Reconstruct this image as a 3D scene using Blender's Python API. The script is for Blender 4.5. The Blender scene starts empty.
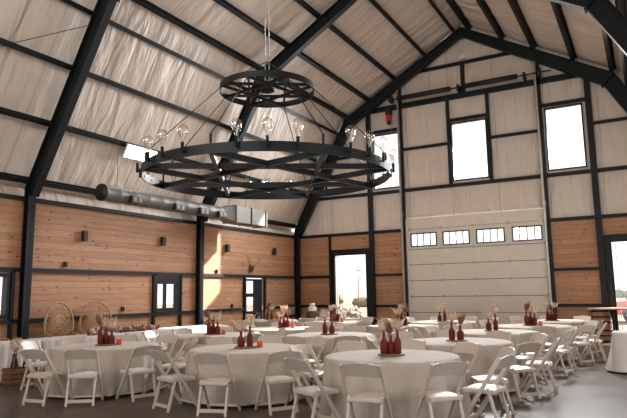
import bpy, math, random
from mathutils import Vector, Matrix, noise
random.seed(7)
SC = bpy.context.scene
COL = SC.collection
PI = math.pi

# ------------------------------------------------------------------ camera
F_PX, YAW, PITCH, ROLL = 586.33, 0.5143, 0.1421, -0.0160
CAM = Vector((11.37, -18.93, 1.48))
d_ = Vector((-math.sin(YAW)*math.cos(PITCH), math.cos(YAW)*math.cos(PITCH), math.sin(PITCH)))
r_ = Vector((math.cos(YAW), math.sin(YAW), 0)); u_ = r_.cross(d_)
rr = r_*math.cos(ROLL)+u_*math.sin(ROLL); uu = -r_*math.sin(ROLL)+u_*math.cos(ROLL)
cd = bpy.data.cameras.new('camera'); cam = bpy.data.objects.new('camera', cd); COL.objects.link(cam)
cd.sensor_width = 36; cd.lens = F_PX/627*36; cd.clip_end = 500
m = Matrix((rr, uu, -d_)).transposed().to_4x4(); m.translation = CAM
cam.matrix_world = m; SC.camera = cam

# ------------------------------------------------------------------ light
SC.view_settings.view_transform = 'Standard'; SC.view_settings.look = 'None'
SC.view_settings.gamma = 1; SC.view_settings.exposure = 0.34
SC.view_settings.use_curve_mapping = False
w = bpy.data.worlds.new('sky'); SC.world = w; w.use_nodes = True
wn = w.node_tree.nodes; bg = wn['Background']
bg.inputs['Color'].default_value = (0.93, 0.95, 1.0, 1); bg.inputs['Strength'].default_value = 1.5
sd = bpy.data.lights.new('sun', 'SUN'); sd.energy = 26.0; sd.angle = math.radians(0.9); sd.color = (1, .93, .84)
sun = bpy.data.objects.new('sun', sd); COL.objects.link(sun)
sun.rotation_euler = Vector((-1, -1.44, -1.1)).to_track_quat('-Z', 'Y').to_euler()
def area(name, loc, dirv, sx, sy, e, col=(1, .97, .93)):
    l = bpy.data.lights.new(name, 'AREA'); l.shape = 'RECTANGLE'; l.size = sx; l.size_y = sy; l.energy = e; l.color = col
    o = bpy.data.objects.new(name, l); COL.objects.link(o); o.location = loc
    o.rotation_euler = Vector(dirv).to_track_quat('-Z', 'Y').to_euler(); return o
# fill lamps added at assumed side and rear openings, out of view
area('fill_side_opening', (13.25, -7.2, 1.7), (-1, 0, .12), 3.0, 3.0, 45)
area('fill_side_opening_near', (13.25, -14.2, 1.7), (-1, 0.1, .15), 3.0, 3.0, 35)
area('fill_rear_opening', (8.2, -21.95, 1.9), (0, 1, .2), 4.6, 3.6, 25)
# daylight through the three high gable windows
for wx in (3.7, 6.61, 9.52): area('daylight_high_window', (wx, .22, 6.05), (0, -1, -.75), 1.0, 1.95, {3.7: 430, 6.61: 430, 9.52: 250}[wx], (.97, .98, 1)).data.spread = math.radians(125)

for wx in (3.7, 6.61, 9.52): area('fill_rear_high', (wx, -21.9, 6.05), (0, 1, .2), 1.0, 1.95, 125, (1, .97, .93))  # fill from added rear windows, lifts the gable wall and ceiling
# ------------------------------------------------------------------ materials
def new_mat(name):
    mt = bpy.data.materials.new(name); mt.use_nodes = True
    return mt, mt.node_tree.nodes, mt.node_tree.links, mt.node_tree.nodes['Principled BSDF']
def plain(name, col, rough=.6, metal=0, var=.12, scale=6, bump=0.0, bscale=40, spec=.5):
    mt, N, L, B = new_mat(name)
    tc = N.new('ShaderNodeTexCoord'); nz = N.new('ShaderNodeTexNoise'); nz.inputs['Scale'].default_value = scale
    nz.inputs['Detail'].default_value = 4
    L.new(tc.outputs['Object'], nz.inputs['Vector'])
    rp = N.new('ShaderNodeValToRGB'); rp.color_ramp.elements[0].position = .3; rp.color_ramp.elements[1].position = .7
    rp.color_ramp.elements[0].color = [c*(1-var) for c in col]+[1]; rp.color_ramp.elements[1].color = [min(1, c*(1+var)) for c in col]+[1]
    L.new(nz.outputs['Fac'], rp.inputs['Fac']); L.new(rp.outputs['Color'], B.inputs['Base Color'])
    B.inputs['Roughness'].default_value = rough; B.inputs['Metallic'].default_value = metal
    B.inputs['Specular IOR Level'].default_value = spec
    if bump:
        n2 = N.new('ShaderNodeTexNoise'); n2.inputs['Scale'].default_value = bscale; L.new(tc.outputs['Object'], n2.inputs['Vector'])
        bp = N.new('ShaderNodeBump'); bp.inputs['Strength'].default_value = bump; bp.inputs['Distance'].default_value = .01
        L.new(n2.outputs['Fac'], bp.inputs['Height']); L.new(bp.outputs['Normal'], B.inputs['Normal'])
    return mt
def wood_planks(name, c1, c2, plank=.14, dark=(.055, .022, .01)):
    mt, N, L, B = new_mat(name)
    tc = N.new('ShaderNodeTexCoord'); sp = N.new('ShaderNodeSeparateXYZ'); L.new(tc.outputs['Object'], sp.inputs[0])
    ad = N.new('ShaderNodeMath'); ad.operation = 'ADD'; L.new(sp.outputs['X'], ad.inputs[0]); L.new(sp.outputs['Y'], ad.inputs[1])
    dv = N.new('ShaderNodeMath'); dv.operation = 'DIVIDE'; dv.inputs[1].default_value = plank; L.new(sp.outputs['Z'], dv.inputs[0])
    fl = N.new('ShaderNodeMath'); fl.operation = 'FLOOR'; L.new(dv.outputs[0], fl.inputs[0])
    fr = N.new('ShaderNodeMath'); fr.operation = 'FRACT'; L.new(dv.outputs[0], fr.inputs[0])
    # each board its own grain: u shifted by the board number
    ml = N.new('ShaderNodeMath'); ml.operation = 'MULTIPLY'; ml.inputs[1].default_value = 7.31; L.new(fl.outputs[0], ml.inputs[0])
    a2 = N.new('ShaderNodeMath'); a2.operation = 'ADD'; L.new(ad.outputs[0], a2.inputs[0]); L.new(ml.outputs[0], a2.inputs[1])
    cb = N.new('ShaderNodeCombineXYZ'); L.new(a2.outputs[0], cb.inputs['X']); L.new(sp.outputs['Z'], cb.inputs['Z'])
    mp = N.new('ShaderNodeMapping'); mp.inputs['Scale'].default_value = (1.6, 1, 26); L.new(cb.outputs[0], mp.inputs['Vector'])
    nz = N.new('ShaderNodeTexNoise'); nz.inputs['Scale'].default_value = 1; nz.inputs['Detail'].default_value = 6; L.new(mp.outputs[0], nz.inputs['Vector'])
    wn_ = N.new('ShaderNodeTexWhiteNoise'); wn_.noise_dimensions = '1D'
    # board tone
    L.new(fl.outputs[0], wn_.inputs['W'])
    mx = N.new('ShaderNodeMix'); mx.data_type = 'RGBA'; mx.inputs[6].default_value = (*c1, 1); mx.inputs[7].default_value = (*c2, 1)
    md = N.new('ShaderNodeMath'); md.operation = 'MULTIPLY_ADD'; md.inputs[1].default_value = .45; L.new(wn_.outputs['Value'], md.inputs[0])
    gs = N.new('ShaderNodeMapRange'); gs.inputs['From Min'].default_value = .35; gs.inputs['From Max'].default_value = .7; gs.inputs['To Max'].default_value = .6
    L.new(nz.outputs['Fac'], gs.inputs['Value']); L.new(gs.outputs[0], md.inputs[2]); L.new(md.outputs[0], mx.inputs[0])
    # knots
    m2 = N.new('ShaderNodeMapping'); m2.inputs['Scale'].default_value = (4.2, 1, 7.1); L.new(cb.outputs[0], m2.inputs['Vector'])
    vo = N.new('ShaderNodeTexVoronoi'); vo.inputs['Scale'].default_value = 1; L.new(m2.outputs[0], vo.inputs['Vector'])
    kr = N.new('ShaderNodeMapRange'); kr.inputs['From Min'].default_value = .03; kr.inputs['From Max'].default_value = .22; kr.inputs['To Min'].default_value = .95; kr.inputs['To Max'].default_value = 0
    L.new(vo.outputs['Distance'], kr.inputs['Value'])
    mk = N.new('ShaderNodeMix'); mk.data_type = 'RGBA'; L.new(mx.outputs[2], mk.inputs[6]); mk.inputs[7].default_value = (*dark, 1)
    L.new(kr.outputs[0], mk.inputs[0])
    # joints
    jt = N.new('ShaderNodeMath'); jt.operation = 'LESS_THAN'; jt.inputs[1].default_value = .07; L.new(fr.outputs[0], jt.inputs[0])
    jm = N.new('ShaderNodeMath'); jm.operation = 'MULTIPLY'; jm.inputs[1].default_value = .5; L.new(jt.outputs[0], jm.inputs[0])
    mj = N.new('ShaderNodeMix'); mj.data_type = 'RGBA'; L.new(mk.outputs[2], mj.inputs[6]); mj.inputs[7].default_value = (*dark, 1); L.new(jm.outputs[0], mj.inputs[0])
    L.new(mj.outputs[2], B.inputs['Base Color']); B.inputs['Roughness'].default_value = .55
    bp = N.new('ShaderNodeBump'); bp.inputs['Strength'].default_value = .4; bp.inputs['Distance'].default_value = .006; bp.invert = True
    L.new(jt.outputs[0], bp.inputs['Height']); L.new(bp.outputs[0], B.inputs['Normal'])
    return mt
def vinyl(name, col, sc, seam_axis, seam, soff=0.0):
    mt, N, L, B = new_mat(name)
    tc = N.new('ShaderNodeTexCoord')
    hs = []
    for k, (mul, det, dist, scl) in enumerate(((1, 2, .6, 1.0), (2.9, 3, 1.0, 1.0))):
        mp = N.new('ShaderNodeMapping'); mp.inputs['Scale'].default_value = [q*mul for q in sc]; mp.inputs['Rotation'].default_value = (.04*k, .05, .03); L.new(tc.outputs['Object'], mp.inputs['Vector'])
        nz = N.new('ShaderNodeTexNoise'); nz.inputs['Scale'].default_value = scl; nz.inputs['Detail'].default_value = det; nz.inputs['Distortion'].default_value = dist
        L.new(mp.outputs[0], nz.inputs['Vector']); hs.append(nz)
    mm = N.new('ShaderNodeMath'); mm.operation = 'MULTIPLY_ADD'; mm.inputs[1].default_value = .22; L.new(hs[1].outputs['Fac'], mm.inputs[0]); L.new(hs[0].outputs['Fac'], mm.inputs[2])
    n3 = N.new('ShaderNodeTexNoise'); n3.inputs['Scale'].default_value = 1.1; L.new(tc.outputs['Object'], n3.inputs['Vector'])
    rp = N.new('ShaderNodeValToRGB'); rp.color_ramp.elements[0].color = [c*.93 for c in col]+[1]; rp.color_ramp.elements[1].color = [c*1.05 for c in col]+[1]
    L.new(n3.outputs['Fac'], rp.inputs['Fac'])
    # taped seams between the rolls
    sp = N.new('ShaderNodeSeparateXYZ'); L.new(tc.outputs['Object'], sp.inputs[0])
    ad = N.new('ShaderNodeMath'); ad.operation = 'MULTIPLY_ADD'; ad.inputs[1].default_value = .05; L.new(hs[0].outputs['Fac'], ad.inputs[0]); L.new(sp.outputs[seam_axis], ad.inputs[2])
    pp = N.new('ShaderNodeMath'); pp.operation = 'PINGPONG'; pp.inputs[1].default_value = seam/2; L.new(ad.outputs[0], pp.inputs[0])
    mr = N.new('ShaderNodeMapRange'); mr.inputs['From Max'].default_value = .03; mr.inputs['To Min'].default_value = .55; mr.inputs['To Max'].default_value = 0; L.new(pp.outputs[0], mr.inputs['Value'])
    mx = N.new('ShaderNodeMix'); mx.data_type = 'RGBA'; L.new(mr.outputs[0], mx.inputs[0]); L.new(rp.outputs[0], mx.inputs[6]); mx.inputs[7].default_value = (col[0]*.45, col[1]*.42, col[2]*.4, 1)
    L.new(mx.outputs[2], B.inputs['Base Color'])
    B.inputs['Roughness'].default_value = .46
    bp = N.new('ShaderNodeBump'); bp.inputs['Strength'].default_value = .9; bp.inputs['Distance'].default_value = .10
    L.new(mm.outputs[0], bp.inputs['Height']); L.new(bp.outputs[0], B.inputs['Normal'])
    return mt
def glass(name, tint=(1, 1, 1), gl=.08):
    mt, N, L, B = new_mat(name); N.remove(B)
    tr = N.new('ShaderNodeBsdfTransparent'); tr.inputs['Color'].default_value = (*tint, 1)
    g = N.new('ShaderNodeBsdfGlossy'); g.inputs['Roughness'].default_value = .03
    fz = N.new('ShaderNodeLayerWeight'); fz.inputs['Blend'].default_value = .35
    mm = N.new('ShaderNodeMath'); mm.operation = 'MULTIPLY_ADD'; mm.inputs[1].default_value = .5; mm.inputs[2].default_value = gl; L.new(fz.outputs['Facing'], mm.inputs[0])
    mx = N.new('ShaderNodeMixShader'); L.new(mm.outputs[0], mx.inputs[0]); L.new(tr.outputs[0], mx.inputs[1]); L.new(g.outputs[0], mx.inputs[2])
    L.new(mx.outputs[0], N['Material Output'].inputs['Surface']); return mt
def emit(name, col, s):
    mt, N, L, B = new_mat(name); B.inputs['Base Color'].default_value = (*col, 1)
    B.inputs['Emission Color'].default_value = (*col, 1); B.inputs['Emission Strength'].default_value = s; return mt
def concrete():
    mt, N, L, B = new_mat('polished_concrete')
    tc = N.new('ShaderNodeTexCoord'); n1 = N.new('ShaderNodeTexNoise'); n1.inputs['Scale'].default_value = .55; n1.inputs['Detail'].default_value = 7; n1.inputs['Roughness'].default_value = .62
    L.new(tc.outputs['Object'], n1.inputs['Vector'])
    rp = N.new('ShaderNodeValToRGB'); e = rp.color_ramp.elements
    e[0].position = .33; e[0].color = (.045, .030, .021, 1); e[1].position = .68; e[1].color = (.11, .080, .060, 1)
    L.new(n1.outputs['Fac'], rp.inputs['Fac'])
    # sawn control joints, one line each way every few metres
    sp = N.new('ShaderNodeSeparateXYZ'); L.new(tc.outputs['Object'], sp.inputs[0])
    js = []
    for ax, per, off in (('X', 3.3, 0.12), ('Y', 3.65, .6)):
        a = N.new('ShaderNodeMath'); a.operation = 'ADD'; a.inputs[1].default_value = off; L.new(sp.outputs[ax], a.inputs[0])
        p = N.new('ShaderNodeMath'); p.operation = 'PINGPONG'; p.inputs[1].default_value = per/2; L.new(a.outputs[0], p.inputs[0])
        q = N.new('ShaderNodeMath'); q.operation = 'LESS_THAN'; q.inputs[1].default_value = .008; L.new(p.outputs[0], q.inputs[0]); js.append(q)
    mxm = N.new('ShaderNodeMath'); mxm.operation = 'MAXIMUM'; L.new(js[0].outputs[0], mxm.inputs[0]); L.new(js[1].outputs[0], mxm.inputs[1])
    mx = N.new('ShaderNodeMix'); mx.data_type = 'RGBA'; L.new(rp.outputs[0], mx.inputs[6]); mx.inputs[7].default_value = (.03, .022, .018, 1); L.new(mxm.outputs[0], mx.inputs[0])
    L.new(mx.outputs[2], B.inputs['Base Color'])
    r2 = N.new('ShaderNodeMapRange'); r2.inputs['To Min'].default_value = .26; r2.inputs['To Max'].default_value = .42; B.inputs['Specular IOR Level'].default_value = .2; L.new(n1.outputs['Fac'], r2.inputs['Value']); L.new(r2.outputs[0], B.inputs['Roughness'])
    n4 = N.new('ShaderNodeTexNoise'); n4.inputs['Scale'].default_value = 3.5; L.new(tc.outputs['Object'], n4.inputs['Vector'])
    bp = N.new('ShaderNodeBump'); bp.inputs['Strength'].default_value = .12; bp.inputs['Distance'].default_value = .01
    L.new(n4.outputs['Fac'], bp.inputs['Height']); L.new(bp.outputs[0], B.inputs['Normal'])
    return mt
M = dict(
    vinyl=vinyl('insulation_vinyl', (.74, .625, .53), (.8, 3.4, .8), 'Y', .78),
    vinylw=vinyl('insulation_vinyl_wall', (.74, .64, .55), (3.0, 3, .5), 'X', 1.5),
    steel=plain('painted_steel', (.006, .009, .011), .5, 0, .15, 5, spec=.3),
    pine=wood_planks('pine_boards', (.56, .30, .165), (.35, .165, .08)),
    floor=concrete(),
    door=plain('door_panel', (.74, .67, .58), .45, 0, .04, 3),
    galv=plain('galvanised_metal', (.46, .42, .38), .38, .55, .12, 9),
    chair=plain('white_resin', (.56, .48, .41), .38, 0, .03, 8),
    pad=plain('seat_pad', (.60, .55, .50), .35, 0, .05, 12),
    cloth=plain('table_linen', (.47, .41, .35), .85, 0, .04, 8, .25, 90),
    cloth2=plain('skirt_linen', (.60, .56, .52), .85, 0, .04, 8, .25, 90),
    bottle=plain('terracotta_glaze', (.13, .016, .009), .5, 0, .2, 20, spec=.25),
    amber=plain('orange_glass', (.62, .06, .015), .15, 0, .1, 20),
    slice=plain('cut_wood', (.19, .11, .065), .7, 0, .25, 30),
    bark=plain('bark', (.10, .06, .04), .9, 0, .3, 25, .5, 60),
    pampas=plain('dried_pampas', (.60, .46, .34), .95, 0, .15, 40),
    russet=plain('dried_russet', (.22, .085, .05), .95, 0, .3, 40),
    leaf=plain('dried_leaf', (.16, .10, .07), .9, 0, .3, 30),
    blush=plain('blush_petals', (.62, .40, .32), .8, 0, .2, 30),
    rattan=plain('rattan', (.42, .25, .13), .7, 0, .25, 60, .6, 150),
    crate=plain('crate_wood', (.16, .075, .04), .7, 0, .3, 14),
    darkglass=plain('dark_brown_glass', (.05, .02, .012), .2, 0, .2, 20),
    copper=plain('copper', (.42, .15, .08), .35, .6, .1, 10),
    barrel=plain('barrel_oak', (.30, .15, .08), .6, 0, .35, 10),
    board=plain('counter_board', (.62, .48, .38), .45, 0, .1, 8),
    glass=glass('window_glass'), bulb=glass('bulb_glass', (.97, .95, .92), .12),
    filament=plain('filament', (.85, .75, .6), .4),
    duct=plain('duct_metal', (.15, .135, .12), .55, .2, .12, 9),
    red=plain('red_paint', (.55, .03, .02), .35), black=plain('black_plastic', (.012, .012, .013), .5),
    led=emit('led_diffuser', (1, .96, .9), 14.0),
    icing=plain('white_icing', (.78, .72, .68), .6), pink=plain('pink_flower', (.75, .30, .26), .8),
    tyre=plain('tyre', (.02, .02, .02), .9), chrome=plain('chrome', (.6, .6, .6), .2, 1),
    hitglass=plain('car_glass', (.09, .10, .11), .1),
    grass=plain('dry_grass', (.16, .125, .085), .95, 0, .35, 3, .5, 30), bush=plain('bush_leaves', (.16, .15, .09), .9, 0, .4, 9),
    wflower=plain('white_blossom', (.5, .47, .45), .9, 0, .1, 9), pole=plain('weathered_pole', (.16, .12, .09), .9),
)

# ------------------------------------------------------------------ mesh helpers
class MB:
    def __init__(s): s.v = []; s.f = []; s.sm = []
    def add(s, vs, fs, smooth=False):
        o = len(s.v); s.v += [tuple(x) for x in vs]; s.f += [tuple(i+o for i in f) for f in fs]; s.sm += [smooth]*len(fs); return s
    def box(s, x0, x1, y0, y1, z0, z1):
        v = [(x, y, z) for x in (x0, x1) for y in (y0, y1) for z in (z0, z1)]
        return s.add(v, [(0, 1, 3, 2), (4, 6, 7, 5), (0, 4, 5, 1), (2, 3, 7, 6), (0, 2, 6, 4), (1, 5, 7, 3)])
    def bar(s, a, b, wd, th, up=(0, 0, 1)):
        a = Vector(a); b = Vector(b); d = (b-a).normalized(); up = Vector(up)
        sd_ = d.cross(up)
        if sd_.length < 1e-4: sd_ = d.cross(Vector((1, 0, 0)))
        sd_.normalize(); u = sd_.cross(d).normalized()
        v = [p+sd_*i*wd/2+u*j*th/2 for p in (a, b) for i, j in ((-1, -1), (1, -1), (1, 1), (-1, 1))]
        return s.add(v, [(3, 2, 1, 0), (4, 5, 6, 7), (0, 1, 5, 4), (1, 2, 6, 5), (2, 3, 7, 6), (3, 0, 4, 7)])
    def tube(s, pts, rad, n=8, cap=True):
        pts = [Vector(p) for p in pts]; k = len(pts); rs = rad if isinstance(rad, (list, tuple)) else [rad]*k
        vs = []; prev = None
        for i, p in enumerate(pts):
            d = (pts[min(i+1, k-1)]-pts[max(i-1, 0)]).normalized()
            if prev is None: prev = d.cross(Vector((0, 0, 1)) if abs(d.z) < .9 else Vector((1, 0, 0))).normalized()
            a = (prev-d*prev.dot(d)).normalized(); b = d.cross(a); prev = a
            vs += [p+(a*math.cos(2*PI*j/n)+b*math.sin(2*PI*j/n))*rs[i] for j in range(n)]
        fs = [(i*n+j, i*n+(j+1) % n, (i+1)*n+(j+1) % n, (i+1)*n+j) for i in range(k-1) for j in range(n)]
        if cap: fs += [tuple(range(n))[::-1], tuple((k-1)*n+j for j in range(n))]
        return s.add(vs, fs, True)
    def lathe(s, prof, n=20, c=(0, 0, 0), wob=None):
        vs = []
        for r, z in prof:
            for j in range(n):
                a = 2*PI*j/n; q = r*(1+(wob(a, z) if wob else 0)); vs.append((c[0]+q*math.cos(a), c[1]+q*math.sin(a), c[2]+z))
        k = len(prof)
        fs = [(i*n+j, i*n+(j+1) % n, (i+1)*n+(j+1) % n, (i+1)*n+j) for i in range(k-1) for j in range(n)]
        fs += [tuple(range(n))[::-1], tuple((k-1)*n+j for j in range(n))]
        return s.add(vs, fs, True)
    def mesh(s, name, mat, bevel=0):
        me = bpy.data.meshes.new(name); me.from_pydata(s.v, [], s.f); me.materials.append(M[mat] if isinstance(mat, str) else mat)
        me.polygons.foreach_set('use_smooth', s.sm); me.update()
        me.validate()
        return me
    def build(s, name, mat, parent=None, bevel=0, loc=None):
        o = bpy.data.objects.new(name, s.mesh(name, mat)); COL.objects.link(o)
        if parent is not None: o.parent = parent
        if loc is not None: o.location = loc
        if bevel:
            md = o.modifiers.new('bevel', 'BEVEL'); md.width = bevel; md.segments = 2; md.limit_method = 'ANGLE'
        elif any(s.sm): pass
        return o
def tag(o, label=None, cat=None, group=None, kind=None):
    if label: o['label'] = label
    if cat: o['category'] = cat
    if group: o['group'] = group
    if kind: o['kind'] = kind
    return o
def thing(name, label, cat, loc=(0, 0, 0), rz=0, group=None):
    o = bpy.data.objects.new(name, None); COL.objects.link(o); o.location = loc; o.rotation_euler = (0, 0, rz); o.empty_display_size = .1
    return tag(o, label, cat, group)
def copy_tree(o, parent=None):
    c = o.copy(); COL.objects.link(c)
    if parent is not None: c.parent = parent
    for ch in KIDS.get(o.name, o.children): copy_tree(ch, c)
    return c
KIDS = {}
def remember(o):
    KIDS[o.name] = list(o.children)
    for c in o.children: remember(c)
    return o
def struct(o): o['kind'] = 'structure'; return o

# ------------------------------------------------------------------ building shell
W = 13.2; L_ = 22.0
H1, H2, H3 = 3.55, 2.05, 1.0
OUT = [(0, 3.75), (2.2, 7.7), (6.6, 10.2), (11.0, 7.7), (13.2, 3.75)]      # outer line of the steel frames
def roofz(x, off=.2):
    for (a, b), (c, d) in zip(OUT, OUT[1:]):
        if a <= x <= c:
            n = math.hypot(c-a, d-b); return b+(d-b)*(x-a)/(c-a)+off*n/abs(c-a)
    return 3.75
MB().box(-.3, W+.3, -L_-.3, .3, -.2, 0).build('floor', 'floor')['kind'] = 'structure'

def board_wall(name, axis, pos, thick, u0, u1, z0, z1, holes):
    """boards as boxes around openings; axis 'x': wall plane x=pos running along y; else y=pos running along x"""
    us = sorted({u0, u1, *[h[0] for h in holes], *[h[1] for h in holes]}); b = MB()
    for a, c in zip(us, us[1:]):
        zs = [(z0, z1)]
        for h in holes:
            if h[0] <= a+1e-6 and h[1] >= c-1e-6:
                nz = []
                for (p, q) in zs:
                    if h[2] > p: nz.append((p, min(q, h[2])))
                    if h[3] < q: nz.append((max(p, h[3]), q))
                zs = nz
        for p, q in zs:
            if q-p < 1e-4: continue
            if axis == 'x': b.box(min(pos, pos+thick), max(pos, pos+thick), a, c, p, q)
            else: b.box(a, c, min(pos, pos+thick), max(pos, pos+thick), p, q)
    return struct(b.build(name, 'pine'))
WINL = (-7.42, -6.50, 1.07, 1.97); DOORL = (-3.42, -2.36, 0, 2.0); WINL2 = (-12.75, -11.5, 1.07, 1.97)
board_wall('wall_left', 'x', 0, -.09, -L_, 0, 0, H1, [WINL, DOORL, WINL2, (-19, -17, 1.07, 1.97)])
SIDE1 = (-8.8, -5.6, 0, 3.3); SIDE2 = (-15.8, -12.6, 0, 3.3)  # openings out of view, added to let side fill in
board_wall('wall_right', 'x', W, .09, -L_, 0, 0, H1, [SIDE1, SIDE2])
DOORG = (1.44, 2.84, 0, 2.88); DOORR = (10.44, 11.84, 0, 2.88)
board_wall('wall_gable_left', 'y', 0, .09, 0, 4.32, 0, H1, [DOORG])
board_wall('wall_gable_right', 'y', 0, .09, 8.80, W, 0, H1, [DOORR])
board_wall('wall_rear', 'y', -L_, -.09, 0, W, 0, H1, [(5.7, 10.7, 0, 3.5)])

def fbm(x, y, z): return noise.noise(Vector((x, y, z)))
GW = [(3.18, 4.22, 5.06, 7.05), (6.02, 7.20, 5.06, 7.05), (8.98, 10.06, 5.06, 7.05)]
def vinyl_gable(name, y, holes, dirn, bottom):
    xs = {0, W}; zs = set()
    x = 0
    while x < W: xs.add(round(x, 3)); x += .13
    for h in holes: xs |= {h[0], h[1]}
    for o in OUT: xs.add(o[0])
    xs = sorted(xs); zz = {H1}; z = H1
    while z < 10.6: zz.add(round(z, 3)); z += .14
    for h in holes: zz |= {h[2], h[3]}
    zz |= {bottom, 3.94}
    zz = sorted(zz); b = MB(); idx = {}
    girt = [3.55, 4.92, 6.36, 7.93, 9.06]; vert = [0, 3.02, 4.3, 5.95, 7.25, 8.9, 10.2, 13.2]
    def vert_(x, z):
        zt = roofz(x); z = min(z, zt)
        k = (round(x, 3), round(z, 3))
        if k not in idx:
            g = min(abs(z-q) for q in girt); v = min(abs(x-q) for q in vert)
            e = min(1, g/.35)*min(1, v/.25)
            dy = e*(.045+.05*fbm(x*2.6, z*.55, 3.1)+.02*fbm(x*8, z*1.5, 1))
            for h in holes:
                if h[0]-.02 <= x <= h[1]+.02 and h[2]-.02 <= z <= h[3]+.02: dy = 0
            idx[k] = len(b.v); b.v.append((x, y+dirn*dy, z))
        return idx[k]
    for a, c in zip(xs, xs[1:]):
        for p, q in zip(zz, zz[1:]):
            mx_, mz = (a+c)/2, (p+q)/2
            if p >= max(roofz(a), roofz(c)): continue
            if any(h[0] < mx_ < h[1] and h[2] < mz < h[3] for h in holes): continue
            i = [vert_(a, p), vert_(c, p), vert_(c, q), vert_(a, q)]
            i = [k for n_, k in enumerate(i) if k not in i[:n_]]
            if len(i) > 2: b.f.append(tuple(i)); b.sm.append(True)
    return struct(b.build(name, 'vinylw'))
vinyl_gable('wall_gable_upper', 0.02, GW+[(4.32, 8.80, 3.55, 3.94)], -1, 3.55)
vinyl_gable('wall_rear_upper', -L_, GW, 1, 3.55)

PT = {0: (.04, .33, .61, .875), 1: (.02, .22, .455, .71, .95), 2: (.05, .285, .50, .75, .98), 3: (.12, .39, .67, .96)}
def vinyl_slope(name, pa, pb, npurl, seed, flip):
    """insulation between two lines of the roof, sagging between purlins, with folds"""
    (xa, za), (xb, zb) = pa, pb; ln = math.hypot(xb-xa, zb-za); nx, nz = -(zb-za)/ln, (xb-xa)/ln
    if nz > 0: nx, nz = -nx, -nz          # inward normal
    nu = int(ln/.11); nv = int(L_/.13); b = MB()
    for j in range(nv+1):
        y = .14-(L_+.14)*j/nv
        seam = abs(((y/1.15) % 1)-.5)*2
        for i in range(nu+1):
            t = i/nu; lo = max([0]+[q for q in PT[npurl] if q <= t]); hi = min([1]+[q for q in PT[npurl] if q > t]); fr = (t-lo)/max(1e-6, hi-lo); sag = max(0, math.sin(PI*fr))**.7*min(1, (hi-lo)/.15)
            bay = abs(((y+5.5/2) % 5.5)-2.75)/2.75        # 1 at frames
            h = sag*(.035+.045*fbm(y*2.3+seed, t*ln*.35, seed)+.022*fbm(y*7, t*ln*.9, seed+5))
            h += -.03*sag*max(0, 1-(1-seam)*12)
            b.v.append((xa+(xb-xa)*t+nx*h, y, za+(zb-za)*t+nz*h))
    for j in range(nv):
        for i in range(nu):
            q = (j*(nu+1)+i, j*(nu+1)+i+1, (j+1)*(nu+1)+i+1, (j+1)*(nu+1)+i)
            b.f.append(q if flip else q[::-1]); b.sm.append(True)
    return struct(b.build(name, 'vinyl'))
def offs(i, d):
    """OUT vertex i pushed outwards by d (mitred)"""
    import itertools
    P = [Vector((a, c)) for a, c in OUT]
    ns = []
    for a, c in zip(P, P[1:]):
        e = (c-a).normalized(); ns.append(Vector((-e.y, e.x)))
    if i == 0: n = ns[0]; return P[0]+Vector((-d/abs(n.x) if 0 else n.x*d, n.y*d))
    if i == 4: n = ns[3]; return P[4]+n*d
    n = (ns[i-1]+ns[i]).normalized(); return P[i]+n*(d/n.dot(ns[i]))
RV = [tuple(offs(i, .2)) for i in range(5)]
vinyl_slope('ceiling_lower_left', RV[0], RV[1], 0, 11, False)
vinyl_slope('ceiling_upper_left', RV[1], RV[2], 1, 23, False)
vinyl_slope('ceiling_upper_right', RV[2], RV[3], 2, 37, False)
vinyl_slope('ceiling_lower_right', RV[3], RV[4], 3, 51, False)
# vinyl strip between the boards and the eave
def strip(name, x, xt, zt, sgn):
    b = MB(); nv = 300
    for j in range(nv+1):
        y = -L_*j/nv
        for i in range(4):
            t = i/3; z = H1-.02+(zt-H1+.02)*t
            b.v.append((x+(xt-x)*t+sgn*.03*math.sin(PI*t)*(1+1.6*fbm(y*3, t, 8)), y, z))
    for j in range(nv):
        for i in range(3):
            b.f.append((j*4+i, j*4+i+1, (j+1)*4+i+1, (j+1)*4+i)); b.sm.append(True)
    struct(b.build(name, 'vinyl'))
strip('wall_left_eave', -.03, RV[0][0], RV[0][1], 1)
strip('wall_right_eave', W+.03, RV[4][0], RV[4][1], -1)

# unseen canopy added to keep the sun out of the side openings
MB().box(W+.12, W+4.5, -17.5, 0, 3.5, 3.6).build('ceiling_sun_block', 'steel')['kind'] = 'structure'
# ---- steel: purlins, girts, wind posts (all structure trim)
TN = [0]
def trim(b, mat='steel', bevel=0):
    TN[0] += 1; return struct(b.build('trim_%d' % TN[0], mat, bevel=bevel))
ADJ = {}
def purlin(x, z, dirx, dirz):
    """channel running along the building; (dirx,dirz) unit normal of the roof, pointing out"""
    b = MB(); tx, tz = dirz, -dirx
    for (c0, c1, e0, e1) in ((-.0, .19, -.012, .012), (0, .018, -.045, .055), (.172, .19, -.012, .06)):
        v = []
        for y in (-L_, -.05):
            for c, e in ((c0, e0), (c1, e0), (c1, e1), (c0, e1)):
                v.append((x+dirx*c+tx*e, y, z+dirz*c+tz*e))
        b.add(v, [(0, 1, 2, 3), (7, 6, 5, 4), (0, 4, 5, 1), (1, 5, 6, 2), (2, 6, 7, 3), (3, 7, 4, 0)])
    trim(b)
def on_seg(i, t):
    (a, b), (c, d) = OUT[i], OUT[i+1]; n = math.hypot(c-a, d-b)
    nx, nz = -(d-b)/n, (c-a)/n
    return a+(c-a)*t, b+(d-b)*t, nx, nz
for i in range(4):
    for t in PT[i]: purlin(*on_seg(i, t))
def hbar_x(y0, y1, z, x=0, s=1, h=.10, dpt=.07):
    trim(MB().box(min(x, x+s*dpt), max(x, x+s*dpt), y0, y1, z-h/2, z+h/2))
for z in (H1, H2):
    hbar_x(-L_, 0, z, 0, 1, .085)
hbar_x(-L_, -3.46, H3, 0, 1, .085); hbar_x(-2.32, 0, H3, 0, 1, .085)
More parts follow.
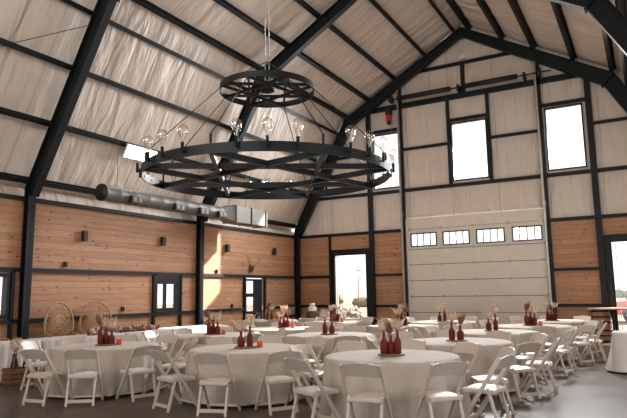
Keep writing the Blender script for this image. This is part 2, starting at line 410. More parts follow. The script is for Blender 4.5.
for z in (H1, H2, H3):
    if z == H1: hbar_x(-L_, 0, z, W, -1)
    else:
        hbar_x(-L_, -15.9, z, W, -1); hbar_x(-12.5, -8.9, z, W, -1); hbar_x(-5.5, 0, z, W, -1)
def hbar_y(x0, x1, z, h=.10, dpt=.07, y=0):
    trim(MB().box(x0, x1, y-dpt, y, z-h/2, z+h/2))
hbar_y(0, 4.25, H1); hbar_y(8.85, W, H1)
for z in (H2, H3):
    hbar_y(0, 1.36, z); hbar_y(3.02, 4.25, z, .085); hbar_y(8.85, 10.2, z, .085); hbar_y(11.95, W, z, .085)
hbar_y(1.36, 2.98, 2.95, .12); hbar_y(10.34, 11.95, 2.95, .12)
hbar_y(.55, W-.5, 4.92, .11, .09); 
for a, c in ((1.3, 3.02), (4.3, 5.95), (7.25, 8.9), (10.2, 11.9)): hbar_y(a, c, 6.36, .09, .08)
hbar_y(3.02, 10.2, 7.93, .17, .12); hbar_y(4.6, 8.75, 9.06, .11, .08)
for a, c in ((3.02, 4.3), (5.95, 7.25), (8.9, 10.2)): hbar_y(a, c, 7.13, .10, .09)
def post_y(x, z0, z1, w_=.10, dpt=.10): trim(MB().box(x-w_/2, x+w_/2, -dpt, 0, z0, z1))
post_y(3.04, 0, 8.05, .14, .16); post_y(10.24, 0, 8.0, .17, .16)
post_y(4.27, 0, 8.75, .09, .12); post_y(8.88, 0, 8.7, .09, .12)
post_y(5.95, 4.92, 7.93, .10); post_y(7.27, 4.92, 7.93, .10); post_y(6.52, 7.93, 9.06, .13)
post_y(1.38, 0, 2.95, .09); post_y(2.90, 0, 2.95, .09); post_y(1.36, 2.95, H1, .06); post_y(10.38, 0, 2.95, .09); post_y(11.90, 0, 2.95, .09)
for y in (-7.47, -6.45): trim(MB().box(0, .07, y-.035, y+.035, H3, H2))
for y in (-7.47, -6.45, -12.8, -11.45): trim(MB().box(0, .07, y-.035, y+.035, 0, H3-.05))
for y in (-12.8, -11.45): trim(MB().box(0, .07, y-.035, y+.035, H3, H2))
for y in (-3.46, -2.32): trim(MB().box(0, .08, y-.04, y+.04, 0, H2))
# diagonal brace rods on the left slope and wall
def rod(a, b, r=.008): trim(MB().tube([a, b], r, 6))
rod((.3, -16.3, 4.0), (1.75, -11.1, 7.1)); 

# ---- steel frames
def ibeam(b, a, c, dep, wd, y, inward):
    a = Vector((a[0], a[1])); c = Vector((c[0], c[1])); n = Vector(inward)
    def slab(o0, o1, wy):
        v = []
        for p in (a, c):
            for o in (o0, o1):
                q = p+n*o
                v += [(q.x, y-wy/2, q.y), (q.x, y+wy/2, q.y)]
        b.add(v, [(0, 1, 3, 2), (4, 6, 7, 5), (0, 4, 5, 1), (2, 3, 7, 6), (0, 2, 6, 4), (1, 5, 7, 3)])
    slab(0, .02, wd); slab(dep-.02, dep, wd); slab(0, dep, .02)
INN = [tuple(offs(i, -(.30, .36, .28, .42, .30)[i])) for i in range(5)]
def tapered(b, o1, o2, i1, i2, y, wd):
    """I member between outer points o1,o2 and inner points i1,i2"""
    o1, o2, i1, i2 = [Vector(p) for p in (o1, o2, i1, i2)]
    def quad(p, q, r, s_, wy):
        v = [(k.x, y+sg*wy/2, k.y) for sg in (-1, 1) for k in (p, q, r, s_)]
        b.add(v, [(3, 2, 1, 0), (4, 5, 6, 7), (0, 1, 5, 4), (1, 2, 6, 5), (2, 3, 7, 6), (3, 0, 4, 7)])
    no = (i1-o1).normalized()*.02; n2 = (i2-o2).normalized()*.02
    quad(o1, o2, i2, i1, .02); quad(o1, o2, o2+n2, o1+no, wd); quad(i1-no, i2-n2, i2, i1, wd)
FL = ['against the gable wall', 'one bay in front of the gable wall', 'framing the dark bay at the far left', 'nearest the camera', 'against the rear wall']
for k, y in enumerate((-.26, -5.72, -11.2, -16.5, -21.8)):
    t = thing('steel_frame', 'dark steel gambrel portal frame '+FL[k], 'steel frame', (0, 0, 0))
    wd = .17
    b = MB(); b2 = MB()
    tapered(b, (0.02, 0), (0.02, 3.75), (.16, 0), (.18, 3.68), y, wd); b.build('column', 'steel', t)
    tapered(b2, (W-.02, 0), (W-.02, 3.75), (W-.20, 0), (W-.22, 3.66), y, wd); b2.build('column', 'steel', t)
    for i in range(4):
        b = MB(); o1, o2, i1, i2 = OUT[i], OUT[i+1], INN[i], INN[i+1]
        if i == 0: i1 = (.27, 3.58)
        if i == 3: i2 = (W-.30, 3.56)
        tapered(b, o1, o2, i1, i2, y, wd); b.build('rafter', 'steel', t)
    # bolted plates at kinks and ridge
    for i in (1, 2, 3):
        b = MB(); o, n_ = Vector(OUT[i]), Vector(INN[i])
        dd = (n_-o).normalized(); s_ = Vector((-dd.y, dd.x))*.02; n_ = n_+dd*.06
        v = [(p.x, y+sg*.11, p.y) for sg in (-1, 1) for p in (o-s_, o+s_, n_+s_, n_-s_)]
        b.add(v, [(3, 2, 1, 0), (4, 5, 6, 7), (0, 1, 5, 4), (1, 2, 6, 5), (2, 3, 7, 6), (3, 0, 4, 7)]); b.build('splice_plate', 'steel', t)

# ---- windows
WC = [0]
def window_y(x0, x1, z0, z1, name=None, y=0, rails=(), stiles=(), fw=.07):
    WC[0] += 1; name = name or 'window_%d' % WC[0]
    f = MB(); f.box(x0, x0+fw, y-.04, y+.10, z0, z1); f.box(x1-fw, x1, y-.04, y+.10, z0, z1)
    f.box(x0+fw, x1-fw, y-.04, y+.10, z0, z0+fw); f.box(x0+fw, x1-fw, y-.04, y+.10, z1-fw, z1)
    for r in rails: f.box(x0+fw, x1-fw, y-.02, y+.06, r-.025, r+.025)
    for r in stiles: f.box(r-.025, r+.025, y-.02, y+.06, z0+fw, z1-fw)
    o = struct(f.build(name, 'steel'))
    MB().box(x0+fw*.5, x1-fw*.5, y+.03, y+.036, z0+fw*.5, z1-fw*.5).build('pane', 'glass', o); return o
for g in GW: window_y(*g, fw=.04)
for g in GW: window_y(*g, y=-L_-.06, fw=.04)  # unseen rear windows, added to go with the high fill lamps
def window_x(y0, y1, z0, z1, name=None, fw=.07, rails=(), stiles=(), panes=None):
    WC[0] += 1; name = name or 'window_%d' % WC[0]
    f = MB(); f.box(-.12, .05, y0, y0+fw, z0, z1); f.box(-.12, .05, y1-fw, y1, z0, z1)
    f.box(-.12, .05, y0+fw, y1-fw, z0, z0+fw); f.box(-.12, .05, y0+fw, y1-fw, z1-fw, z1)
    for r in rails: f.box(-.08, .01, y0+fw, y1-fw, r-.03, r+.03)
    for r in stiles: f.box(-.08, .01, r-.025, r+.025, z0+fw, z1-fw)
    o = struct(f.build(name, 'steel'))
    MB().box(-.056, -.05, y0+fw*.5, y1-fw*.5, z0+fw*.5, z1-fw*.5).build('pane', 'glass', o); return o
o = window_x(*WINL, stiles=(-7.0,)); MB().box(-.06, .04, -7.37, -6.55, 1.78, 1.91).build('roller_blind', 'steel', o)
window_x(*WINL2, stiles=(-12.1,)); window_x(-19, -17, 1.07, 1.97)
# side door in the left wall: three lights one above the other beside a solid dark leaf
o = struct(MB().box(-.07, -.02, -3.38, -3.28, .02, 1.97).box(-.07, -.02, -2.86, -2.40, .02, 1.97).box(-.07, -.02, -3.28, -2.86, .02, .30)
           .box(-.07, -.02, -3.28, -2.86, .82, .92).box(-.07, -.02, -3.28, -2.86, 1.38, 1.50).box(-.07, -.02, -3.28, -2.86, 1.90, 1.97).build('door_1', 'steel'))
MB().box(-.05, -.045, -3.3, -2.84, .28, 1.92).build('pane', 'glass', o); MB().box(-.02, .05, -2.50, -2.46, .95, 1.1).build('door_handle', 'chrome', o)
def glass_door(n, x0, x1, z1, y=0):
    f = MB(); fw = .08
    f.box(x0, x0+fw, y-.03, y+.09, 0, z1); f.box(x1-fw, x1, y-.03, y+.09, 0, z1); f.box(x0+fw, x1-fw, y-.03, y+.09, z1-fw, z1); f.box(x0+fw, x1-fw, y-.03, y+.09, 0, .1)
    o = struct(f.build('door_%d' % n, 'steel')); MB().box(x0+.04, x1-.04, y+.03, y+.036, .05, z1-.04).build('pane', 'glass', o)
    MB().box(x0+.17, x0+.19, y-.02, y+.05, .1, z1-.08).box(x0+.11, x0+.125, y-.02, y+.05, .1, z1-.08).build('door_stile', 'galv', o)
    return o
glass_door(2, 1.44, 2.84, 2.88); glass_door(3, 10.44, 11.84, 2.88)

# ---- overhead sectional door
od = bpy.data.objects.new('door_4', None); COL.objects.link(od); struct(od); od.location = (0, 0, 0)
zb = [0.02, .26, .79, 1.31, 1.84, 2.37, 2.88, 3.56, 3.95]; DX0, DX1 = 4.34, 8.78
wins = [(4.47, 5.38), (5.58, 6.47), (6.68, 7.57), (7.79, 8.68)]
for a, c in zip(zb, zb[1:]):
    b = MB()
    if abs(a-2.88) < .01:
        xs = [DX0]+[v for w_ in wins for v in w_]+[DX1]
        b.box(DX0, DX1, -.06, 0, a, 2.98); b.box(DX0, DX1, -.06, 0, 3.40, c-.012)
        for p, q in zip(xs[::2], xs[1::2]): b.box(p, q, -.06, 0, 2.98, 3.40)
    else:
        b.box(DX0, DX1, -.06, 0, a, c-.018)
        h = c-a
        for i in range(1, 3):
            z = a+h*i/3; b.box(DX0+.02, DX1-.02, -.063, -.06, z-.006, z+.006)
    p_ = b.build('door_section', 'door', od, bevel=.006)
    if a > .2:
        for x in (4.45, 5.52, 6.58, 7.68, 8.66):
            MB().box(x-.035, x+.035, -.078, -.06, a-.05, a+.04).box(x-.012, x+.012, -.088, -.078, a-.02, a+.02).build('hinge', 'galv', p_)
for q in zb[1:-1]: MB().box(DX0, DX1, -.02, .0, q-.03, q+.012).build('seam_shade_strip', 'steel', od)  # dark strips added behind section gaps, standing in for seam shade
for x0, x1 in wins:
    f = MB().box(x0, x0+.035, -.085, -.01, 2.96, 3.42).box(x1-.035, x1, -.085, -.01, 2.96, 3.42).box(x0+.035, x1-.035, -.085, -.01, 2.96, 2.995).box(x0+.035, x1-.035, -.085, -.01, 3.385, 3.42)
    for i in range(1, 4): xx = x0+(x1-x0)*i/4; f.box(xx-.012, xx+.012, -.06, -.02, 2.995, 3.385)
    fo = f.build('window_frame', 'steel', od); MB().box(x0+.02, x1-.02, -.04, -.035, 2.98, 3.40).build('pane', 'glass', fo)
for x in (4.22, 8.80): MB().box(x-.03, x-.022, -.22, -.13, 0, 8.72).box(x-.03, x+.03, -.13, -.122, 0, 8.72).box(x-.03, x+.03, -.22, -.212, 0, 8.72).build('track', 'galv', od)
b = MB()
for x in (4.22, 8.80): b.box(x-.05, x+.05, -.14, -.12, 4.0, 4.15)
b.build('track_bracket', 'galv', od)
t = thing('torsion_spring_shaft', 'dark torsion shaft with springs high above the overhead door', 'door mechanism', (6.4, -.30, 8.14))
MB().tube([(-2.5, 0, 0), (2.9, 0, 0)], .022, 10).build('shaft', 'steel', t)
for a, c in ((-2.0, -.25), (.25, 1.9)):
    MB().tube([(a, 0, 0), (c, 0, 0)], .085, 12).build('spring', 'black', t)
for x in (-2.35, 2.55): MB().tube([(x-.05, 0, 0), (x+.05, 0, 0)], .13, 16).build('cable_drum', 'black', t)
for x in (-2.1, 0.0, 2.1): MB().box(x-.03, x+.03, -.03, .28, -.12, .10).build('bearing_bracket', 'steel', t)
t = thing('door_operator', 'red and black motor hanging at the left end of the door shaft', 'door opener', (3.93, -.30, 7.38))
t.scale = (.6, .8, .75)
MB().box(-.13, .13, -.12, .12, .02, .30).build('motor_housing', 'red', t, bevel=.02); MB().box(-.17, .17, -.10, .10, .30, .60).build('gearbox', 'black', t, bevel=.02)
MB().box(-.09, .09, -.10, .10, -.16, .02).build('control_box', 'black', t); MB().tube([(.1, 0, -.1), (.1, 0, -.9)], .01, 6).build('chain', 'galv', t)
MB().box(-.13, .5, .05, .14, .56, .62).build('bracket', 'steel', t)
t = thing('security_light', 'small white light on top of the central post under the ridge', 'light', (6.55, -.14, 9.14))
MB().box(-.10, .10, -.10, .04, 0, .14).build('housing', 'icing', t, bevel=.03); MB().lathe([(.05, 0), (.07, .06), (.03, .1)], 12, (.12, -.08, .05)).build('lamp_head', 'icing', t)

# ------------------------------------------------------------------ outside
MB().box(-60, 60, .3, 120, -.25, -.08).build('ground_outside', 'grass')['kind'] = 'structure'
def blob_cluster(n, rx, ry, rz, r0, r1, seed, c=(0, 0, 0), sub=1):
    rnd = random.Random(seed); b = MB()
    for i in range(n):
        while True:
            p = Vector((rnd.uniform(-1, 1), rnd.uniform(-1, 1), rnd.uniform(-1, 1)))
            if p.length < 1: break
        r = rnd.uniform(r0, r1); q = Vector((p.x*rx+c[0], p.y*ry+c[1], p.z*rz+c[2])); k = 6
        vs = [q+Vector((0, 0, r))]
        for la in (.6, -.3, -.85):
            for j in range(k):
                a = 2*PI*j/k+rnd.random()*.5; rr_ = r*math.sqrt(1-la*la)*rnd.uniform(.7, 1.2); vs.append(q+Vector((rr_*math.cos(a), rr_*math.sin(a), r*la)))
        vs.append(q-Vector((0, 0, r))); fs = [(0, 1+j, 1+(j+1) % k) for j in range(k)]
        for l in range(2): fs += [(1+l*k+j, 1+(l+1)*k+j, 1+(l+1)*k+(j+1) % k, 1+l*k+(j+1) % k) for j in range(k)]
        fs += [(1+2*k+j, 1+3*k, 1+2*k+(j+1) % k) for j in range(k)]
        b.add(vs, fs)
    return b
for i, (x, y, s, lab) in enumerate([(-15.2, 38, .45, 'low green bush left behind the gable glass door'), (-10.6, 36, .42, 'low green bush right behind the gable glass door'), (-20.5, 40, 1.0, 'bush outside hidden by the gable door jamb'),
                       (6.2, 28, 1.2, 'tree line bush outside the right glass door, nearer the jamb'), (11.5, 32, 1.3, 'tree line bush outside the right glass door, above the car')]):
    t = thing('bush', lab, 'bush', (x, y, -.1)); blob_cluster(90, 1.9*s, 1.2*s, .9*s, .18, .42, i+3, (0, 0, .9*s)).build('foliage', 'bush', t); MB().tube([(0, 0, 0), (0, 0, .9*s)], .08, 6).build('stem', 'pole', t)
for i, (x, y, lab) in enumerate([(-2.0, 8, 'white flowering shrub outside the gable glass door, left'), (0.1, 8.2, 'white flowering shrub outside the gable glass door, right'), (-4.1, 8.4, 'white flowering shrub beyond the left jamb of the gable glass door')]):
    t = thing('flowering_shrub', lab, 'shrub', (x, y, -.1)); blob_cluster(70, .8, .6, .4, .06, .16, i+40, (0, 0, .42)).build('foliage', 'bush', t); blob_cluster(90, .85, .65, .42, .05, .11, i+60, (0, 0, .52)).build('blossom', 'wflower', t)
t = thing('utility_pole', 'thin wooden utility pole in the field beyond the gable glass door', 'pole', (-11.7, 30, -.1)); MB().tube([(0, 0, 0), (0, 0, 3.9)], [.07, .05], 8).build('post', 'pole', t); MB().box(-.35, .35, -.03, .03, 3.5, 3.57).build('crossarm', 'pole', t)
# parked red car
t = thing('car', 'red car parked outside the right glass door', 'car', (11.9, 12.2, -.08))
prof = [(-2.15, .35), (-2.2, .75), (-2.05, .92), (-1.1, 1.02), (2.0, 1.0), (2.2, .85), (2.15, .35)]
b = MB(); v = [(x, y, z) for y in (-.85, .85) for x, z in prof]; n = len(prof)
b.add(v, [tuple(range(n)), tuple(range(2*n-1, n-1, -1))]+[(i, i+n, (i+1) % n+n, (i+1) % n) for i in range(n)]); b.build('body', 'red', t, bevel=.06)
cab = [(-1.25, 1.0), (-.65, 1.5), (.95, 1.52), (1.65, 1.0)]; b = MB(); v = [(x, y*(1 if z < 1.2 else .82), z) for y in (-.78, .78) for x, z in cab]
b.add(v, [(0, 1, 2, 3), (7, 6, 5, 4), (0, 4, 5, 1), (1, 5, 6, 2), (2, 6, 7, 3), (3, 7, 4, 0)]); cb_ = b.build('windows', 'hitglass', t)
MB().box(-.7, 1.0, -.66, .66, 1.50, 1.56).build('roof', 'red', t, bevel=.03)
for x in (-1.35, 1.35):
    for y in (-.86, .86):
        w_ = MB().tube([(x, y-.1, .33), (x, y+.1, .33)], .33, 20).build('wheel', 'tyre', t); MB().tube([(x, y-.11, .33), (x, y+.11, .33)], .19, 14).build('hubcap', 'chrome', w_)
for y in (-.6, .6): MB().box(-2.23, -2.15, y-.16, y+.16, .68, .82).build('headlight', 'chrome', t)

# ------------------------------------------------------------------ duct
t = thing('ventilation_duct', 'round galvanised duct with four register pairs along left eave', 'duct', (.92, 0, 3.78))
b = MB(); pr = []
n = 24; y0, y1 = -10.05, -5.85
pts = []; rad = []
k = 0; yy = y0
while yy < y1:
    pts += [(0, yy, 0), (0, yy+.02, 0), (0, min(yy+.43, y1), 0)]; rad += [.176, .170, .170]; yy += .45
b.tube(pts, rad, n); b.build('duct_pipe', 'duct', t)
MB().tube([(0, y0-.01, 0), (0, y0+.05, 0)], .193, 24).build('end_cap', 'black', t)
for yv in (-9.2, -7.75, -6.8, -6.02):
    r_o = MB().box(.11, .25, yv-.16, yv+.16, -.16, .0).build('register', 'black', t)
    for s_ in (-.08, .08): MB().box(.25, .262, yv+s_-.05, yv+s_+.05, -.13, -.03).build('louvre', 'duct', r_o)
b = MB(); v = [(-.13, y1, -.13), (.13, y1, -.13), (.13, y1, .13), (-.13, y1, .13), (-.22, y1+.45, -.24), (.24, y1+.45, -.24), (.24, y1+.45, .24), (-.22, y1+.45, .24)]
b.add(v, [(3, 2, 1, 0), (4, 5, 6, 7), (0, 1, 5, 4), (1, 2, 6, 5), (2, 3, 7, 6), (3, 0, 4, 7)]); b.build('transition', 'duct', t)
b = MB().box(-.22, .24, y1+.45, -3.85, -.24, .24); b.build('plenum', 'duct', t, bevel=.01)
MB().box(-.25, .27, y1+.44, y1+.48, -.26, .26).box(-.25, .27, -4.65, -4.62, -.25, .25).box(-.25, .27, -3.89, -3.85, -.26, .26).build('flange', 'duct', t)
for yv in (-9.6, -7.3, -4.6): MB().tube([(.0, yv, .16), (.0, yv, 1.55)], .006, 6).build('hanger_rod', 'duct', t)

# wall lights
for i, (y, z, lab) in enumerate([(-9.75, 2.87, 'leftmost, above the wicker chairs'), (-7.2, 2.92, 'above the small square window'), (-4.4, 2.9, 'just right of the second steel column'), (-1.75, 2.93, 'nearest the gable corner')]):
    t = thing('wall_light', 'black box wall light on pine wall, '+lab, 'wall light', (0, y, z)); t.scale = (.8, .75, .85)
    MB().box(.0, .03, -.05, .05, -.06, .06).build('back_plate', 'black', t); MB().box(.03, .16, -.075, .075, -.14, .14).build('shade', 'black', t, bevel=.008)
for i, (y, z, lab) in enumerate([(-10.2, 2.20, 'above the left wicker chair'), (-8.5, 1.16, 'below the second wall light'), (-4.85, 2.17, 'in the sunlit patch'), (-4.1, 1.12, 'right of the second column, low')]):
    t = thing('outlet_box', 'small dark outlet box on the pine wall '+lab, 'outlet', (0, y, z)); MB().box(0, .05, -.04, .04, -.06, .06).build('box', 'black', t, bevel=.005); MB().box(.05, .055, -.02, .02, -.03, .03).build('socket', 'steel', t)
t = thing('antler_mount', 'brown mounted antlers on the pine wall above the side door', 'antlers', (0, -3.1, 2.33))
MB().box(0, .04, -.09, .09, -.16, .10).build('plaque', 'crate', t, bevel=.02); MB().lathe([(.03, -.1), (.06, -.04), (.07, .03), (.03, .09)], 12, (.09, 0, 0)).build('skull', 'crate', t)
for s_ in (-1, 1):
    MB().tube([(.10, s_*.03, .06), (.14, s_*.2, .12), (.15, s_*.33, .25), (.13, s_*.36, .40)], [.02, .018, .014, .006], 8).tube([(.14, s_*.2, .12), (.16, s_*.2, .28)], [.014, .005], 6).tube([(.15, s_*.31, .22), (.18, s_*.22, .36)], [.012, .004], 6).build('antler', 'rattan', t)
t = thing('black_wall_box', 'small black framed box low on the left wall near the corner', 'wall box', (0, -.75, .86)); MB().box(0, .12, -.3, .3, -.22, .22).build('case', 'black', t, bevel=.01)  # black framed box with a metal face
MB().box(.12, .13, -.22, .22, -.14, .14).build('face', 'galv', t)

# ------------------------------------------------------------------ led fixtures: those out of view are added for fill
def led(x, y, side, lab):
    i = 0 if side == 'll' else 3
    if side in ('ul', 'ur'): i = 1 if side == 'ul' else 2
    (a, b_), (c, d) = OUT[i], OUT[i+1]; n = math.hypot(c-a, d-b_)
    z = b_+(d-b_)*(x-a)/(c-a)
    ux, uz = (c-a)/n, (d-b_)/n; ny = Vector((-uz, 0, ux)); uv = Vector((ux, 0, uz))
    t = thing('led_light', lab, 'ceiling light', (x, y, z))
    t.rotation_euler = Matrix((uv, Vector((0, 1, 0)), -ny*-1)).transposed().to_euler()
    MB().box(-.17, .17, -.48, .48, -.10, -.04).build('housing', 'icing', t); MB().box(-.15, .15, -.46, .46, -.112, -.10).build('diffuser', 'led', t)
    for q in (-.3, .3): MB().box(-.01, .01, q-.01, q+.01, -.04, .06).build('hanger', 'steel', t)
led(.68, -8.75, 'll', 'bright white LED panel on left roof slope beside the chandelier')
led(.68, -3.1, 'll', 'bright white LED panel seen through the chandelier bars')
led(.68, -14.2, 'll', 'unseen LED panel added for fill on left slope, dark near bay')
for y in (-3.1, -8.75, -14.2, -19.2): led(12.52, y, 'lr', 'unseen LED panel added for fill on right roof slope, %s' % {-3.1: 'bay by the gable', -8.75: 'second bay from the gable', -14.2: 'third bay from the gable', -19.2: 'rearmost bay'}[y])
led(.68, -19.2, 'll', 'unseen LED panel added for fill on left slope, rearmost bay')

# ------------------------------------------------------------------ chandelier
CX, CY, CZ = 6.6, -11.85, 3.20; BR, SR, SZ = 1.8, .71, 1.32
t = thing('wheel_chandelier', 'huge two-tier black iron wheel chandelier with clear filament bulbs', 'chandelier', (CX, CY, CZ))
camaz = math.atan2(CAM.y-CY, CAM.x-CX)
def ring(R, z, h, th, nm):
    b = MB(); n = 72
    vs = []
    for j in range(n):
        a = 2*PI*j/n
        for r, zz in ((R-th, z-h/2), (R, z-h/2), (R, z+h/2), (R-th, z+h/2)): vs.append((r*math.cos(a), r*math.sin(a), zz))
    fs = []
    for j in range(n):
        p, q = j*4, ((j+1) % n)*4
        fs += [(p+i, q+i, q+(i+1) % 4, p+(i+1) % 4) for i in range(4)]
    b.add(vs, fs); return b.build(nm, 'steel', t)
ring(BR, 0, .125, .012, 'lower_ring'); ring(SR, SZ, .09, .012, 'upper_ring')
PH = camaz
for i in range(8):
    a = PH+PI/8+i*PI/4; c = a+3*PI/4
    for R, z in ((BR-.01, 0), (SR-.01, SZ)):
        w_ = .055 if R > 1 else .03; zz = z+(-.03 if i % 2 else .0)
        MB().bar((R*math.cos(a), R*math.sin(a), zz), (R*math.cos(c), R*math.sin(c), zz), w_, w_*1.3).build('cross_bar', 'steel', t)
for i in range(8):
    a = PH+PI/8+i*PI/4; ca, sa = math.cos(a), math.sin(a)
    MB().tube([((BR-.03)*ca, (BR-.03)*sa, -.04), ((BR-.03)*ca, (BR-.03)*sa, .19)], .016, 8).build('turnbuckle', 'steel', t)
    MB().tube([((BR-.03)*ca, (BR-.03)*sa, .19), (SR*ca, SR*sa, SZ-.04)], .007, 6).build('hanging_rod', 'steel', t)
# the cable to the ridge
for s_ in (-.035, .035):
    MB().tube([(s_, 0, SZ), (s_, 0, 10.0-CZ)], .008, 6).build('suspension_cable', 'galv', t)
MB().lathe([(.05, 0), (.11, .02), (.11, .06), (.03, .12)], 16, (0, 0, SZ-.04)).build('hub', 'steel', t)
for i in range(4):
    a = PH+PI/8+i*PI/2; MB().tube([(0, 0, SZ+.45), (SR*math.cos(a), SR*math.sin(a), SZ+.02)], .006, 6).build('stay', 'steel', t)
bulb_me = MB().lathe([(.016, 0), (.018, .03), (.028, .06), (.050, .11), (.056, .15), (.045, .19), (.02, .208), (.003, .212)], 14).mesh('bulb', 'bulb')
sock_me = MB().lathe([(.012, -.12), (.020, -.115), (.020, -.01), (.024, 0), (.018, .012)], 10).bar((0, 0, -.10), (-.07, 0, -.10), .02, .015).mesh('socket', 'steel')
fil_me = MB().tube([(-.01, 0, .01), (-.022, 0, .08), (-.008, .01, .14), (0, 0, .07), (.008, -.01, .14), (.022, 0, .08), (.01, 0, .01)], .0035, 5).mesh('filament', 'filament')
for i in range(32):
    if i % 4 == 2: continue
    if False: continue
    a = PH-PI/4-PI/8+2*PI*(i)/32 + PI/8 - PI/16*0
    a = PH+PI/8+2*PI*(i-2)/32
    x, y = (BR+.045)*math.cos(a), (BR+.045)*math.sin(a)
    s_ = bpy.data.objects.new('socket', sock_me); COL.objects.link(s_); s_.parent = t; s_.location = (x, y, .10); s_.rotation_euler = (0, 0, a)
    q = bpy.data.objects.new('bulb', bulb_me); COL.objects.link(q); q.parent = s_; q.scale = (1.15, 1.15, 1.1)
    q = bpy.data.objects.new('filament', fil_me); COL.objects.link(q); q.parent = s_

# ------------------------------------------------------------------ round tables
TABS = [  # x, y, label phrase, phase of the first seat, bottles
    (8.50, -11.94, 'the frontmost round table', -12, 3),
    (6.13, -11.74, 'the table left of the frontmost', -17, 2),
    (3.66, -12.17, 'the leftmost round table', -13, 3),
    (8.67, -9.63, 'the second table of right row', 6, 2),
    (8.69, -7.26, 'the third table of right row', -10, 2),
    (9.04, -5.19, 'the fourth table of right row', 10, 3),
    (9.17, -2.97, 'the rearmost table of right row', 4, 3),
    (6.65, -3.87, 'the rear middle table', 5, 2),
    (3.80, -9.64, 'the second table of left row', -8, 3),
    (6.01, -8.92, 'the second table of middle row', 12, 2),
    (4.04, -7.40, 'the third table of left row', 4, 3),
    (1.30, -3.90, 'the table by the side door', 6, 2),
    (3.88, -4.60, 'the rearmost table of left row', -5, 3),
    (6.34, -5.98, 'the third table of middle row', 9, 3),
]
TH = .695
def cloth_round(seed):
    rnd = random.Random(seed); R = .83; b = MB(); n = 144; ph = [rnd.uniform(0, 6.28) for _ in range(4)]; nf = rnd.choice([9, 10, 11])
    rings = [(0, TH, 0), (.4, TH, 0), (.75, TH-.001, 0), (.812, TH-.003, 0), (.828, TH-.011, 0), (.836, TH-.03, .05)]
    for k in range(1, 10): rings.append((.838+.004*k, TH-.03-(TH-.07)*k/9, .05+.95*k/9))
    for (r, z, f) in rings:
        for j in range(n):
            a = 2*PI*j/n
            fo = 1.35*math.sin(nf*a+ph[0]+.9*math.sin(2*a+ph[1]))*.6+math.sin(nf*2*a+ph[2])*.6+math.sin(3*a+ph[3])*.3
            q = r+f*(.055*fo+.012) if r > 0 else .001
            b.v.append((q*math.cos(a), q*math.sin(a), z))
    k = len(rings)
    for i in range(k-1):
        for j in range(n): b.f.append((i*n+j, (i+1)*n+j, (i+1)*n+(j+1) % n, i*n+(j+1) % n)); b.sm.append(True)
    return b.mesh('tablecloth', 'cloth')
cloths = [cloth_round(s) for s in (1, 2, 3)]
# table under the cloth
tb = thing('round_table', '', 'table')
MB().lathe([(.79, .655), (.80, .66), (.80, .683), (.79, .687)], 48).build('tabletop', 'board', tb)
for s_ in range(4):
    a = PI/4+s_*PI/2; MB().tube([(.5*math.cos(a), .5*math.sin(a), .655), (.56*math.cos(a), .56*math.sin(a), 0)], .018, 8).build('leg', 'black', tb)
remember(tb)
# chair
def make_chair():
    t = thing('folding_chair', '', 'chair')
    for s_ in (-1, 1):
        b = MB(); b.bar((s_*.222, -.285, .80), (s_*.222, .245, 0), .030, .044, (0, 1, 0)); b.build('front_leg', 'chair', t, bevel=.006)
    for s_ in (-1, 1):
        b = MB(); b.bar((s_*.186, -.105, .45), (s_*.190, -.225, 0), .034, .036, (0, 1, 0)); b.build('rear_leg', 'chair', t, bevel=.006)
    # curved top slat with arched upper edge
    b = MB(); n = 12
    for j in range(n+1):
        u = -1+2*j/n; x = u*.225; arch = .030*(1-u*u); cy = -.035*(1-u*u)
        for z, yb in ((.655+.012*(1-u*u), -.190), (.79+arch, -.276)):
            for th in (-.008, .010): b.v.append((x, yb+cy+th, z))
    for j in range(n):
        p, q = j*4, (j+1)*4
        for i0, i1 in ((0, 1), (1, 3), (3, 2), (2, 0)): b.f.append((p+i0, q+i0, q+i1, p+i1)); b.sm.append(False)
    b.f += [(0, 1, 3, 2), (n*4, n*4+2, n*4+3, n*4+1)]; b.sm += [False]*2
    b.build('backrest', 'chair', t, bevel=.004)
    MB().box(-.2, .2, -.185, .205, .385, .435).build('seat', 'chair', t, bevel=.012)
    b = MB(); n = 8; vs = []
    for i in range(n+1):
        for j in range(n+1):
            u, v_ = -1+2*i/n, -1+2*j/n; vs.append((u*.175, .012+v_*.175, .436+.022*(1-u**4)*(1-v_**4)))
    b.add(vs, [(i*(n+1)+j, (i+1)*(n+1)+j, (i+1)*(n+1)+j+1, i*(n+1)+j+1) for i in range(n) for j in range(n)], True)
    b.build('seat_pad', 'pad', t)
    MB().bar((-.175, -.206, .07), (.175, -.206, .07), .02, .045, (0, 0, 1)).build('stretcher', 'chair', t)
    MB().bar((-.205, .195, .075), (.205, .195, .075), .018, .035, (0, 0, 1)).build('stretcher', 'chair', t)
    return t
chair0 = remember(make_chair()); first = [True]
SEATS = ['near side left', 'near side right', 'near right corner', 'right side', 'far right corner',
         'far side right', 'far side left', 'far left corner', 'left side', 'near left corner']
CS = .94
taken = []
def bottle_mesh(r, h):
    return MB().lathe([(r*.85, 0), (r, .008), (r, h*.50), (r*.86, h*.60), (r*.42, h*.72), (r*.34, h*.80), (r*.34, h*.97), (r*.44, h*.975), (r*.44, h), (r*.28, h)], 16)
BOT = [bottle_mesh(.048, .25).mesh('bottle', 'bottle'), bottle_mesh(.053, .21).mesh('bottle', 'bottle'), bottle_mesh(.044, .28).mesh('bottle', 'bottle')]
JAR = MB().lathe([(.038, 0), (.042, .005), (.042, .085), (.038, .09), (.036, .02), (.001, .018)], 14).mesh('votive_holder', 'amber')
